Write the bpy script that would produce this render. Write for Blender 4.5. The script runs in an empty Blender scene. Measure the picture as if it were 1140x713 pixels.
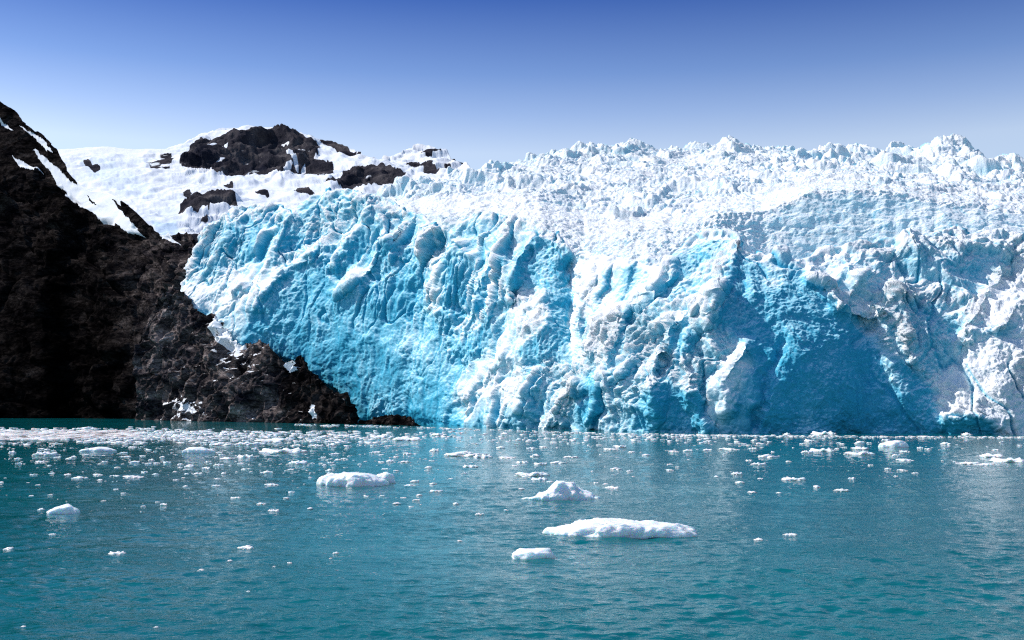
import bpy, math, random
import numpy as np
random.seed(4); rng = np.random.default_rng(7)
C = bpy.context.scene.collection
F = 1222.0; HCAM = 12.0; HOR = 447.0
TH = math.atan((HOR-356.5)/F)
f32 = np.float32

# ------------------------------------------------------------ geometry of the view
def ray(px, py):
    X = (np.asarray(px, float)-570)/F; Y = (356.5-np.asarray(py, float))/F
    yy = math.cos(TH) - Y*math.sin(TH)
    return X/yy, (math.sin(TH)+Y*math.cos(TH))/yy
def point(px, py, D):
    a, b = ray(px, py)
    return np.stack([a*D, D*np.ones_like(a), HCAM+b*D], -1)
def waterD(py):
    return HCAM/(-ray(570, py)[1])

# ------------------------------------------------------------ noise
P_ = np.arange(256); np.random.default_rng(3).shuffle(P_); P_ = np.concatenate([P_, P_, P_]).astype(np.int32)
G_ = np.random.default_rng(5).normal(size=(256, 3)).astype(f32); G_ /= np.linalg.norm(G_, axis=1)[:, None]
def perlin(x, y, z):
    x = np.asarray(x, f32); y = np.asarray(y, f32); z = np.asarray(z, f32)
    xi = np.floor(x).astype(np.int32); yi = np.floor(y).astype(np.int32); zi = np.floor(z).astype(np.int32)
    xf = x-xi; yf = y-yi; zf = z-zi
    u = xf*xf*xf*(xf*(xf*6-15)+10); v = yf*yf*yf*(yf*(yf*6-15)+10); w = zf*zf*zf*(zf*(zf*6-15)+10)
    def g(dx, dy, dz):
        h = P_[P_[P_[(xi+dx) & 255]+((yi+dy) & 255)]+((zi+dz) & 255)] & 255
        q = G_[h]
        return q[..., 0]*(xf-dx)+q[..., 1]*(yf-dy)+q[..., 2]*(zf-dz)
    def L(a, b, t): return a+(b-a)*t
    return 1.5*L(L(L(g(0,0,0), g(1,0,0), u), L(g(0,1,0), g(1,1,0), u), v),
             L(L(g(0,0,1), g(1,0,1), u), L(g(0,1,1), g(1,1,1), u), v), w)
def fbm(P, s, octv=4, gain=.5, off=0.0):
    r = 0; a = 1; k = 1.0/s
    for i in range(octv):
        r = r+a*perlin(P[..., 0]*k+off+i*17.3, P[..., 1]*k+off*1.7, P[..., 2]*k-off)
        a *= gain; k *= 2.03
    return r
def billow(P, s, octv=4, gain=.5, off=0.0):
    r = 0; a = 1; k = 1.0/s
    for i in range(octv):
        r = r+a*(np.abs(perlin(P[..., 0]*k+off+i*11.9, P[..., 1]*k+off*1.3, P[..., 2]*k-off))*2-.55)
        a *= gain; k *= 2.03
    return r
def ridged(P, s, octv=4, gain=.5, off=0.0):
    return -billow(P, s, octv, gain, off)
R_ = np.random.default_rng(9).random((256, 4)).astype(f32)
def worley2(x, y, off=0):
    xi = np.floor(x).astype(np.int32); yi = np.floor(y).astype(np.int32)
    f1 = np.full(x.shape, 9., f32); f2 = f1.copy(); rv = np.zeros(x.shape, f32); dxx = rv.copy(); dyy = rv.copy()
    for i in (-1, 0, 1):
        for j in (-1, 0, 1):
            h = P_[P_[(xi+i+off) & 255]+((yi+j) & 255)] & 255
            ex = xi+i+R_[h, 0]-x; ey = yi+j+R_[h, 1]-y
            d = np.sqrt(ex*ex+ey*ey)
            c = d < f1
            f2 = np.where(c, f1, np.minimum(f2, d))
            rv = np.where(c, R_[h, 2], rv); dxx = np.where(c, ex, dxx); dyy = np.where(c, ey, dyy)
            f1 = np.where(c, d, f1)
    return f1, f2, rv, dxx, dyy
def worley3(x, y, z, off=0):
    xi = np.floor(x).astype(np.int32); yi = np.floor(y).astype(np.int32); zi = np.floor(z).astype(np.int32)
    f1 = np.full(x.shape, 9., f32); f2 = f1.copy(); rv = np.zeros(x.shape, f32)
    for i in (-1, 0, 1):
        for j in (-1, 0, 1):
            for k in (-1, 0, 1):
                h = P_[P_[P_[(xi+i+off) & 255]+((yi+j) & 255)]+((zi+k) & 255)] & 255
                ex = xi+i+R_[h, 0]-x; ey = yi+j+R_[h, 1]-y; ez = zi+k+R_[h, 2]-z
                d = ex*ex+ey*ey+ez*ez
                c = d < f1
                f2 = np.where(c, f1, np.minimum(f2, d)); rv = np.where(c, R_[h, 3], rv); f1 = np.where(c, d, f1)
    return np.sqrt(f1), np.sqrt(f2), rv
def facets(x, y, z, off=0):
    """tilted planar facets: each cell is a plane with its own lean"""
    xi = np.floor(x).astype(np.int32); yi = np.floor(y).astype(np.int32); zi = np.floor(z).astype(np.int32)
    f1 = np.full(x.shape, 9., f32); v = np.zeros(x.shape, f32); f2 = f1.copy()
    for i in (-1, 0, 1):
        for j in (-1, 0, 1):
            for k in (-1, 0, 1):
                h = P_[P_[P_[(xi+i+off) & 255]+((yi+j) & 255)]+((zi+k) & 255)] & 255
                ex = xi+i+R_[h, 0]-x; ey = yi+j+R_[h, 1]-y; ez = zi+k+R_[h, 2]-z
                d = ex*ex+ey*ey+ez*ez; c = d < f1
                q = G_[(h*7+13) & 255]
                f2 = np.where(c, f1, np.minimum(f2, d))
                v = np.where(c, ex*q[..., 0]+ey*q[..., 1]+ez*q[..., 2]+(R_[h, 3]-.5)*.7, v); f1 = np.where(c, d, f1)
    e = np.sqrt(f2)-np.sqrt(f1)
    return v*sstep(-.04, .22, e), e
def sstep(a, b, x):
    t = np.clip((x-a)/(b-a), 0, 1); return t*t*(3-2*t)
def blur(a, n):
    for _ in range(n):
        p = np.pad(a, 1, mode='edge')
        a = (p[1:-1, 1:-1]*2+p[:-2, 1:-1]+p[2:, 1:-1]+p[1:-1, :-2]+p[1:-1, 2:])/6
    return a
def inpoly(px, py, poly):
    r = np.zeros(px.shape, bool); n = len(poly)
    for i in range(n):
        x1, y1 = poly[i]; x2, y2 = poly[(i+1) % n]
        if y1 == y2: continue
        c = ((y1 > py) != (y2 > py)) & (px < (x2-x1)*(py-y1)/(y2-y1)+x1)
        r ^= c
    return r
def segdist(px, py, pts):
    d = np.full(px.shape, 1e9)
    for (x1, y1), (x2, y2) in zip(pts[:-1], pts[1:]):
        vx, vy = x2-x1, y2-y1
        t = np.clip(((px-x1)*vx+(py-y1)*vy)/(vx*vx+vy*vy), 0, 1)
        d = np.minimum(d, np.hypot(px-x1-t*vx, py-y1-t*vy))
    return d
def curve(pts, x):
    p = np.array(pts, float); return np.interp(x, p[:, 0], p[:, 1])

# ------------------------------------------------------------ slopes -> surface (least squares)
def solve(D0, sx, sz, wd, wx=None, wy=None, it=260):
    L0 = np.log(D0); h = 2.0
    gx = (sx[:, 1:]+sx[:, :-1])*.5*h/F; gy = -(sz[1:]+sz[:-1])*.5*h/F
    wx = np.ones_like(gx) if wx is None else wx; wy = np.ones_like(gy) if wy is None else wy
    def A(L):
        r = wd*L
        dx = wx*(L[:, 1:]-L[:, :-1]); r[:, 1:] += dx; r[:, :-1] -= dx
        dy = wy*(L[1:]-L[:-1]); r[1:] += dy; r[:-1] -= dy
        return r
    b = wd*L0
    b[:, 1:] += wx*gx; b[:, :-1] -= wx*gx; b[1:] += wy*gy; b[:-1] -= wy*gy
    L = L0.copy(); r = b-A(L); p = r.copy(); rs = (r*r).sum()
    for _ in range(it):
        Ap = A(p); al = rs/(p*Ap).sum(); L += al*p; r -= al*Ap; rn = (r*r).sum()
        if rn < 1e-12: break
        p = r+rn/rs*p; rs = rn
    return np.exp(L)
def sample(M, gx0, gy0, px, py):
    fx = np.clip((px-gx0)/2, 0, M.shape[1]-1.001); fy = np.clip((py-gy0)/2, 0, M.shape[0]-1.001)
    ix = fx.astype(int); iy = fy.astype(int); tx = fx-ix; ty = fy-iy
    return (M[iy, ix]*(1-tx)+M[iy, ix+1]*tx)*(1-ty)+(M[iy+1, ix]*(1-tx)+M[iy+1, ix+1]*tx)*ty
def normals(P):
    a = np.gradient(P, axis=1); b = np.gradient(P, axis=0)
    n = np.cross(a, b); n /= np.linalg.norm(n, axis=-1)[..., None]+1e-9
    n *= np.where((n*P).sum(-1) > 0, -1, 1)[..., None]
    return n
def grid_mesh(name, P, attrs, mat, parent=None, drop=None):
    ny, nx = P.shape[:2]
    me = bpy.data.meshes.new(name)
    idx = np.arange(ny*nx).reshape(ny, nx)
    q = np.stack([idx[:-1, :-1], idx[1:, :-1], idx[1:, 1:], idx[:-1, 1:]], -1).reshape(-1, 4)
    if drop is not None:
        q = q[~drop.reshape(-1)[q].any(1)]
    n = len(q)
    me.vertices.add(ny*nx); me.vertices.foreach_set('co', P.astype(f32).ravel())
    me.loops.add(n*4); me.loops.foreach_set('vertex_index', q.astype(np.int32).ravel())
    me.polygons.add(n); me.polygons.foreach_set('loop_start', np.arange(0, n*4, 4, dtype=np.int32))
    me.update(calc_edges=True)
    me.polygons.foreach_set('use_smooth', np.ones(n, bool))
    for k, v in attrs.items():
        at = me.attributes.new(k, 'FLOAT', 'POINT'); at.data.foreach_set('value', v.astype(f32).ravel())
    me.materials.append(mat)
    o = bpy.data.objects.new(name, me); C.objects.link(o)
    if parent: o.parent = parent
    return o
def tag(o, label=None, cat=None, group=None, kind=None):
    if label: o['label'] = label
    if cat: o['category'] = cat
    if group: o['group'] = group
    if kind: o['kind'] = kind
    return o

# ------------------------------------------------------------ materials
class NT:
    def __init__(s, name):
        m = bpy.data.materials.new(name); m.use_nodes = True; s.m = m; s.t = m.node_tree; s.t.nodes.clear()
        s.out = s.n('ShaderNodeOutputMaterial')
    def n(s, ty, **k):
        x = s.t.nodes.new(ty)
        for a, b in k.items():
            if a.startswith('i_'): x.inputs[a[2:].replace('_', ' ')].default_value = b
            else: setattr(x, a, b)
        return x
    def l(s, a, b): s.t.links.new(a, b)
    def attr(s, name): return s.n('ShaderNodeAttribute', attribute_name=name).outputs['Fac']
    def noise(s, scale, detail=4, vec=None, rough=.5, dist=0):
        x = s.n('ShaderNodeTexNoise'); x.inputs['Scale'].default_value = scale; x.inputs['Detail'].default_value = detail
        x.inputs['Roughness'].default_value = rough; x.inputs['Distortion'].default_value = dist
        if vec: s.l(vec, x.inputs['Vector'])
        return x.outputs['Fac']
    def math(s, op, a, b=0.0, clamp=False):
        x = s.n('ShaderNodeMath', operation=op, use_clamp=clamp)
        for i, v in enumerate((a, b)):
            if isinstance(v, (int, float)): x.inputs[i].default_value = v
            else: s.l(v, x.inputs[i])
        return x.outputs[0]
    def ramp(s, fac, stops, interp='LINEAR'):
        x = s.n('ShaderNodeValToRGB'); x.color_ramp.interpolation = interp
        e = x.color_ramp.elements
        while len(e) < len(stops): e.new(.5)
        for i, (p, c) in enumerate(stops): e[i].position = p; e[i].color = (*c, 1) if len(c) == 3 else c
        s.l(fac, x.inputs[0]); return x.outputs[0]
    def mix(s, fac, a, b, mode='MIX'):
        x = s.n('ShaderNodeMix', data_type='RGBA', blend_type=mode)
        for i, v in ((0, fac), (6, a), (7, b)):
            if isinstance(v, (int, float)): x.inputs[i].default_value = v
            elif isinstance(v, tuple): x.inputs[i].default_value = (*v, 1)
            else: s.l(v, x.inputs[i])
        return x.outputs[2]
    def bump(s, h, strength, dist, prev=None):
        x = s.n('ShaderNodeBump'); x.inputs['Strength'].default_value = strength; x.inputs['Distance'].default_value = dist
        s.l(h, x.inputs['Height'])
        if prev: s.l(prev, x.inputs['Normal'])
        return x.outputs[0]
    def bsdf(s, col, rough=.8, normal=None, spec=.3):
        x = s.n('ShaderNodeBsdfPrincipled'); x.inputs['Specular IOR Level'].default_value = spec
        for k, v in (('Base Color', col), ('Roughness', rough)):
            if isinstance(v, (int, float)): x.inputs[k].default_value = v
            elif isinstance(v, tuple): x.inputs[k].default_value = (*v, 1)
            else: s.l(v, x.inputs[k])
        if normal: s.l(normal, x.inputs['Normal'])
        s.l(x.outputs[0], s.out.inputs[0]); return x

def ice_material():
    m = NT('glacier_ice'); geo = m.n('ShaderNodeNewGeometry'); pos = geo.outputs['Position']
    b = m.attr('blue'); d = m.attr('dirt')
    n1 = m.noise(.09, 6, pos, .6, .6); n2 = m.noise(.6, 5, pos, .65)
    b = m.math('ADD', b, m.math('MULTIPLY', m.math('SUBTRACT', n1, .5), .35))
    b = m.math('ADD', b, m.math('MULTIPLY', m.math('SUBTRACT', n2, .5), .22))
    col = m.ramp(b, [(0.0, (.94, .94, .95)), (.14, (.86, .91, .935)), (.30, (.62, .82, .885)), (.52, (.35, .68, .81)), (.76, (.13, .505, .68)), (1.0, (.025, .37, .56))])
    n3 = m.noise(.35, 7, pos, .7)
    dm = m.math('MULTIPLY', d, m.math('MULTIPLY', m.math('SUBTRACT', n3, .40), 4.0, True), True)
    col = m.mix(dm, col, (.30, .29, .30))
    r = m.attr('rough')
    bp = m.bump(m.math('MULTIPLY', m.noise(.55, 9, pos, .7), r), .85, 1.1)
    bp = m.bump(m.math('MULTIPLY', m.noise(2.2, 4, pos, .6), r), .5, .25, bp)
    m.bsdf(col, .75, bp, .2)
    return m.m
def rock_material():
    m = NT('mountain_rock'); geo = m.n('ShaderNodeNewGeometry'); pos = geo.outputs['Position']
    mp = m.n('ShaderNodeMapping'); mp.inputs['Rotation'].default_value = (.5, .5, .3); mp.inputs['Scale'].default_value = (1, 1, 2.2)
    m.l(pos, mp.inputs[0]); mv = mp.outputs[0]
    n1 = m.noise(.05, 8, mv, .65, .5); n2 = m.noise(.35, 8, mv, .7)
    tone = m.attr('tone')
    c1 = m.ramp(m.math('ADD', m.math('MULTIPLY', n1, .68), m.math('MULTIPLY', n2, .32)),
                [(.40, (.004, .004, .006)), (.48, (.024, .020, .021)), (.54, (.060, .048, .045)), (.60, (.12, .097, .090)), (.70, (.25, .21, .20))])
    x = m.n('ShaderNodeMix', data_type='RGBA', blend_type='MULTIPLY'); x.inputs[0].default_value = 1
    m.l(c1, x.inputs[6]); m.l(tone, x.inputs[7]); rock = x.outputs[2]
    nv = m.n('ShaderNodeVectorMath', operation='MULTIPLY_ADD')
    tn = m.n('ShaderNodeTexNoise'); tn.inputs['Scale'].default_value = .08; tn.inputs['Detail'].default_value = 5; m.l(mv, tn.inputs['Vector'])
    m.l(tn.outputs['Color'], nv.inputs[0]); nv.inputs[1].default_value = (14, 14, 14); m.l(mv, nv.inputs[2])
    cracks = []
    for sc_, w_ in ((.045, .05), (.15, .06)):
        ve = m.n('ShaderNodeTexVoronoi', feature='DISTANCE_TO_EDGE'); ve.inputs['Scale'].default_value = sc_; m.l(nv.outputs[0], ve.inputs['Vector'])
        cracks.append(m.math('DIVIDE', ve.outputs['Distance'], w_, True))
    vc = m.n('ShaderNodeTexVoronoi', feature='F1'); vc.inputs['Scale'].default_value = .045; m.l(nv.outputs[0], vc.inputs['Vector'])
    vb = m.n('ShaderNodeTexVoronoi', feature='F1'); vb.inputs['Scale'].default_value = .15; m.l(nv.outputs[0], vb.inputs['Vector'])
    sl = m.math('ADD', m.math('MULTIPLY', vc.outputs['Color'], .9), m.math('MULTIPLY', vb.outputs['Color'], .7))
    sl = m.math('ADD', sl, .30)
    ck = m.math('MULTIPLY', m.math('ADD', m.math('MULTIPLY', cracks[0], .65), .35), m.math('ADD', m.math('MULTIPLY', cracks[1], .5), .5))
    rock = m.mix(1.0, rock, m.math('MULTIPLY', sl, ck), 'MULTIPLY')
    n3 = m.noise(.22, 7, pos, .65)
    s = m.attr('snow')
    sf = m.math('MULTIPLY', m.math('SUBTRACT', m.math('ADD', s, m.math('MULTIPLY', m.math('SUBTRACT', n3, .5), .7)), .47), 14.0, True)
    col = m.mix(sf, rock, (.88, .89, .91))
    hh = m.math('MULTIPLY', m.noise(.16, 9, mv, .72, .3), m.math('SUBTRACT', 1.0, m.math('MULTIPLY', sf, .93)))
    bp = m.bump(hh, .7, 1.5); bp = m.bump(m.math('MULTIPLY', cracks[1], m.math('SUBTRACT', 1.0, sf, True)), .5, 1.2, bp)
    m.bsdf(col, 1.0, bp, .0)
    return m.m
def far_material():
    m = NT('far_snow_and_rock'); geo = m.n('ShaderNodeNewGeometry'); pos = geo.outputs['Position']
    n1 = m.noise(.015, 8, pos, .7, .4)
    rock = m.ramp(n1, [(.38, (.014, .015, .024)), (.52, (.050, .045, .052)), (.66, (.13, .115, .115))])
    n3 = m.noise(.03, 8, pos, .68)
    s = m.attr('snow')
    sf = m.math('MULTIPLY', m.math('SUBTRACT', m.math('ADD', s, m.math('MULTIPLY', m.math('SUBTRACT', n3, .5), .9)), .5), 12.0, True)
    b = m.attr('blue')
    snow = m.mix(m.math('ADD', b, m.math('MULTIPLY', m.math('SUBTRACT', m.noise(.008, 5, pos, .6), .45), 1.0, True), True), (.82, .83, .87), (.42, .60, .80))  # noise term paints blue-grey shading onto the snow
    col = m.mix(sf, rock, snow)
    hh = m.math('MULTIPLY', m.noise(.02, 9, pos, .7), m.math('SUBTRACT', 1.0, m.math('MULTIPLY', sf, .88)))
    bp = m.bump(hh, .7, 18.0)
    m.bsdf(col, 1.0, bp, .0)
    return m.m
def berg_material(name, tint):
    m = NT(name); tc = m.n('ShaderNodeTexCoord'); geo = m.n('ShaderNodeNewGeometry'); pos = geo.outputs['Position']
    n = m.noise(1.3, 5, pos, .6)
    sep = m.n('ShaderNodeSeparateXYZ'); m.l(pos, sep.inputs[0])
    low = m.math('SUBTRACT', 1.0, m.math('MULTIPLY', sep.outputs[2], 1.7), True)
    f = m.math('MULTIPLY', m.math('ADD', m.math('MULTIPLY', low, .55), m.math('MULTIPLY', m.math('SUBTRACT', n, .45), 1.2)), tint, True)
    col = m.mix(f, (.93, .935, .94), (.62, .84, .89))
    bp = m.bump(m.noise(3.0, 7, pos, .68), .6, .12)
    b = m.bsdf(col, .45, bp, .35)
    b.inputs['Subsurface Weight'].default_value = .7
    b.inputs['Subsurface Radius'].default_value = (.3, .6, .8); b.inputs['Subsurface Scale'].default_value = .9
    return m.m
def water_material():
    m = NT('sea_water'); geo = m.n('ShaderNodeNewGeometry'); pos = geo.outputs['Position']
    def mp(sx, sy, rot=0):
        q = m.n('ShaderNodeMapping'); q.inputs['Scale'].default_value = (sx, sy, 1); q.inputs['Rotation'].default_value = (0, 0, rot)
        m.l(pos, q.inputs[0]); return q.outputs[0]
    a = m.noise(.55, 3, mp(1, 2.1, .18), .55, .3)
    b = m.noise(2.4, 3, mp(1, 1.9, -.12), .6, .2)
    c = m.noise(.05, 2, mp(1, 2.2, .3), .5)
    amp = m.ramp(c, [(.35, (.45,)*3), (.65, (1,)*3)])
    bp = m.bump(m.math('MULTIPLY', a, amp), 1.0, .16)
    bp = m.bump(m.math('MULTIPLY', b, amp), 1.0, .055, bp)
    d = m.noise(7.0, 2, mp(1, 1.7, .3), .5)
    bp = m.bump(m.math('MULTIPLY', d, amp), 1.0, .007, bp)
    big = m.noise(.012, 3, mp(1, 1.6), .5)
    col = m.ramp(big, [(.3, (.0, .092, .104)), (.7, (.0, .132, .146))])
    x = m.bsdf(col, .04, bp, .35); x.inputs['IOR'].default_value = 1.333
    return m.m
ICE = ice_material(); ROCK = rock_material(); FAR = far_material(); WATER = water_material()
BERG = berg_material('iceberg_ice', .9); CHUNK = berg_material('ice_chunk_ice', .35)

# shade painted into the ice colour: faces turned from the sun go bluer
SHADE_SUN = np.array([-.66, .17, .73])
def shade_tint(P):
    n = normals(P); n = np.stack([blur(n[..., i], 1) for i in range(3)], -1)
    return np.clip(.30-(n*SHADE_SUN).sum(-1), 0, 1)
# ================================================================= GLACIER FRONT
X0, X1 = -40, 1340
crest_pts = [(-40, 330), (190, 318), (205, 300), (222, 276), (232, 250), (245, 243), (262, 234), (285, 228), (300, 226), (318, 234), (335, 228),
  (352, 217), (375, 212), (395, 212), (410, 218), (430, 222), (450, 234), (470, 242), (490, 256), (515, 243), (545, 236), (575, 246),
  (600, 250), (622, 262), (640, 285), (655, 280), (690, 288), (725, 296), (738, 296), (752, 280), (775, 262), (800, 256), (820, 262), (826, 278),
  (850, 284), (872, 278), (888, 291), (915, 282), (940, 274), (965, 270), (1000, 264), (1030, 262), (1058, 256), (1066, 252), (1075, 262),
  (1100, 258), (1140, 262), (1200, 262), (1340, 268)]
water_pts = [(-40, 468.6), (250, 468.8), (300, 469.3), (400, 471.2), (460, 472.5), (530, 475.5), (640, 479), (760, 481.5), (900, 483), (1140, 484), (1340, 484.5)]
GX = np.arange(X0, X1+2, 2.0); GY = np.arange(200, 496, 2.0)
gx, gy = np.meshgrid(GX, GY)
zz = np.zeros_like(gx)
wq = np.stack([gx, gy, zz], -1)
wpx = gx+7*fbm(wq, 34, 4, .6, 1.1); wpy = gy+7*fbm(wq, 34, 4, .6, 7.7)
cr = curve(crest_pts, gx); wl = curve(water_pts, gx)
Dw = waterD(wl)
hfrac = np.clip((wl-gy)/(wl-cr), 0, 1.1)
D0 = Dw*(1+.02*hfrac+.10*hfrac**2)
sx = np.zeros_like(gx); sz = np.full_like(gx, .52)
blue = .36+.22*(1-hfrac); amp = np.full_like(gx, 1.0); stri = np.zeros_like(gx)
RIDGES = []
def region(poly, x, z, b=None, a=None, s=None):
    m = inpoly(wpx, wpy, poly)
    if x is not None: sx[m] = x
    if z is not None: sz[m] = z
    if b is not None: blue[m] = b  # ice blue, with shading painted in: shaded parts bluer, lit parts whiter
    if a is not None: amp[m] = a
    if s is not None: stri[m] = s
# ---- left lobe
region([(190,250),(262,225),(300,220),(325,232),(300,262),(296,300),(262,306),(225,310),(190,340)], -.45, .75, .40, 1.0)
region([(252,250),(290,245),(298,290),(262,298),(250,280)], .15, .35, .62, .8, .6)
region([(345,210),(420,208),(420,250),(385,262),(350,262),(330,250)], .2, .55, .50, .8)
region([(300,255),(316,250),(338,262),(345,290),(310,300),(298,300)], .5, .3, .62, .6, .5)
region([(340,262),(400,258),(425,268),(412,290),(385,318),(345,300)], .45, .25, .66, .6, .8)
region([(425,262),(470,280),(485,310),(482,355),(440,370),(400,340),(385,326),(405,310),(418,285)], .5, .2, .72, .45, .8)
region([(316,300),(350,296),(385,320),(400,335),(440,365),(482,350),(505,415),(522,450),(530,490),(385,490),(372,440),(330,400),(262,386),(272,352),(283,334)], .30, .10, .68, .34, .12)
region([(380,352),(430,352),(485,375),(520,430),(500,432),(455,400),(400,372)], .2, .75, .55, .35, .3)
region([(395,460),(470,462),(530,470),(530,492),(395,492)], .4, -.6, .9, .3)
region([(196,332),(225,306),(262,300),(316,296),(300,326),(283,336),(278,352),(264,384),(250,372),(225,348)], -.6, 1.15, .10, .5, 0)
for rd in ([(298,262),(296,290),(286,304),(262,322)], [(345,284),(318,292),(300,318),(284,338)], [(428,266),(412,290),(396,312),(374,326)],
           [(398,250),(380,268),(370,292)], [(372,260),(355,276),(342,286)]):
    RIDGES.append((rd, 6., 13)); m = segdist(wpx, wpy, rd) < 4.5
    sx[m] = -1.0; sz[m] = 1.2; blue[m] = .10; amp[m] = .7
# ---- middle: striated columns, blocks
region([(478,285),(498,288),(492,330),(486,358),(478,352)], -1.0, .9, .10, .8)
region([(498,290),(550,285),(560,330),(540,380),(512,420),(492,380),(490,340)], .3, .12, .66, .5, 1.8)
region([(430,235),(470,240),(490,262),(560,258),(575,300),(545,320),(500,292),(470,285),(440,262)], -.1, .8, .38, 1.15)
region([(533,282),(541,284),(528,330),(514,376),(506,374),(520,330)], -.9, .8, .12, .9)
region([(552,300),(563,302),(548,345),(530,372),(524,366),(540,335)], -.9, .8, .14, .9)
region([(565,318),(578,284),(600,262),(628,262),(640,288),(638,384),(626,402),(600,404),(602,356),(604,322)], 1.1, -.15, .74, .3, .5)
region([(612,300),(640,285),(640,385),(612,385),(614,340)], 1.3, -.3, .90, .25, .4)
region([(572,330),(602,318),(608,345),(598,380),(590,420),(565,450),(520,478),(505,430),(518,418),(552,385)], -.65, .95, .14, 1.0)
region([(580,385),(600,372),(606,400),(598,440),(580,430)], .7, .1, .72, .5)
region([(637,288),(655,282),(690,300),(668,332),(650,360),(642,395),(634,400)], -.75, .8, .10, .6)
region([(655,282),(735,296),(735,310),(700,335),(668,345),(662,330),(690,300)], -.35, .9, .16, .45)
region([(700,300),(738,300),(712,335),(678,338)], .3, .5, .48, .25)
for rd in ([(682,300),(672,322),(664,340)], [(708,296),(702,316),(696,332)]):
    m = segdist(wpx, wpy, rd) < 2.5
    sx[m] = 1.6; sz[m] = 0; blue[m] = .95
# ---- central dome
region([(736,302),(752,280),(775,262),(822,260),(824,276),(800,288),(775,300),(748,318),(722,336),(706,330)], .6, .1, .78, .5)
region([(645,392),(700,335),(745,325),(790,300),(815,320),(812,370),(800,480),(640,490),(620,470)], -.05, .55, .50, 1.25)
for rd in ([(822,276),(808,300),(796,322),(784,358)], [(800,318),(772,340),(752,352)], [(742,300),(726,322),(704,338),(672,352),(650,392)],
           [(690,350),(676,380),(668,410),(655,432)], [(742,352),(735,384),(724,420),(730,462)], [(700,400),(676,420),(662,450),(650,476)],
           [(832,386),(815,404),(806,430),(812,455)], [(640,430),(622,452),(604,476)], [(768,372),(762,410),(772,450),(786,478)], [(560,400),(540,420),(520,440)],
           [(600,420),(578,440),(556,478)]):
    RIDGES.append((rd, 6., 15)); m = segdist(wpx, wpy, rd) < 6
    sx[m] = -.8; sz[m] = .95; blue[m] = .12; amp[m] = 1.1
region([(700,340),(712,346),(700,372),(688,404),(678,400),(688,370)], .8, .1, .80, .5)
region([(715,440),(740,425),(780,440),(792,482),(700,484)], .5, -.2, .86, .5)
region([(745,360),(765,350),(785,365),(770,395),(750,392)], .8, 0, .80, .5)
region([(645,418),(665,412),(678,440),(666,478),(640,480)], .7, 0, .80, .5)
region([(800,330),(822,285),(850,290),(884,296),(915,322),(955,352),(988,392),(1018,418),(1038,440),(1050,478),(1045,492),(842,492),(842,455),(842,400),(815,372),(795,366)], .85, .05, .90, .26, .2)
region([(850,392),(866,374),(890,380),(872,420),(856,450),(846,482),(838,470),(844,430)], -.2, -.3, .97, .3)
region([(860,400),(900,420),(960,430),(1010,440),(1040,480),(850,488)], .6, -.10, .90, .28, .3)
region([(972,372),(988,392),(1000,424),(1018,440),(1006,442),(988,424),(976,396)], -.3, .8, .50, .5)
region([(806,392),(828,378),(842,386),(836,408),(820,440),(812,470),(800,480),(796,430)], -.4, .8, .16, 1.1)
region([(838,292),(868,284),(880,300),(872,318),(850,312)], .5, .5, .58, .6)
# ---- right part
region([(888,290),(1340,255),(1340,350),(1080,350),(1060,420),(1030,420),(1000,395),(958,350),(920,322)], -.08, .74, .34, 1.2)
region([(980,345),(1050,330),(1078,352),(1064,392),(1036,416),(1008,402),(985,370)], .55, .25, .56, .7)
region([(1050,290),(1100,280),(1130,290),(1090,335),(1060,325)], .45, .3, .50, .8)
region([(985,285),(1030,280),(1040,300),(1010,312),(985,305)], .5, .2, .50, .9)
region([(1030,425),(1062,418),(1068,385),(1085,345),(1118,310),(1145,285),(1340,280),(1340,492),(1108,492),(1100,474),(1050,466),(1038,445)], -.45, 1.0, .05, .9)
region([(1085,360),(1130,350),(1145,372),(1115,380),(1085,378)], .5, .3, .42, .8)
region([(1048,468),(1080,464),(1104,470),(1112,492),(1040,492)], .5, -1.2, 1.0, .2)
for rd in ([(905,300),(930,330),(975,345)], [(965,300),(940,330),(935,340)], [(1010,318),(990,330),(985,345)], [(1115,300),(1088,340),(1075,380)], [(1140,340),(1110,360)],
           [(1000,350),(1010,380),(1020,400)]):
    RIDGES.append((rd, 5., 14)); m = segdist(wpx, wpy, rd) < 5
    sx[m] = -.6; sz[m] = 1.0; blue[m] = .08; amp[m] = 1.3
# caps along the crest are rounded and snowy
cap = 1-sstep(3, 15, gy-cr)
sz += cap*.9; blue -= cap*.18
def cap_(cx, cy, rx, ry, h, k=0.):
    """a rounded bulge of ice standing out of the face"""
    u = (gx-cx+k*(gy-cy))/rx; v = (gy-cy)/ry
    r = u*u+v*v
    return h*np.sqrt(np.clip(1-r, 0, 1))
bul = (cap_(800, 420, 150, 175, 35, .15)+cap_(603, 345, 55, 110, 22)+cap_(560, 440, 90, 100, 16)+cap_(285, 330, 95, 120, 24, -.3)
       +cap_(405, 300, 75, 95, 16)+cap_(1150, 400, 130, 130, 30)+cap_(980, 310, 110, 70, 18)+cap_(690, 430, 60, 90, 12)+cap_(500, 300, 45, 80, 9)+cap_(775, 300, 50, 50, 9))
bul *= 1-.55*sstep(.35, 0, hfrac)
D0 = D0-bul+10
wd = np.full_like(gx, (2/62.)**2)
wd += .5*(np.abs(gy-wl) < 2.5)
wx = np.ones((gx.shape[0], gx.shape[1]-1))
i640 = int((639-X0)/2)
wx[(gy[:, i640] > 292) & (gy[:, i640] < 386), i640-1:i640+1] = .12
Dm = solve(D0, sx, sz, wd, wx)
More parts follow.
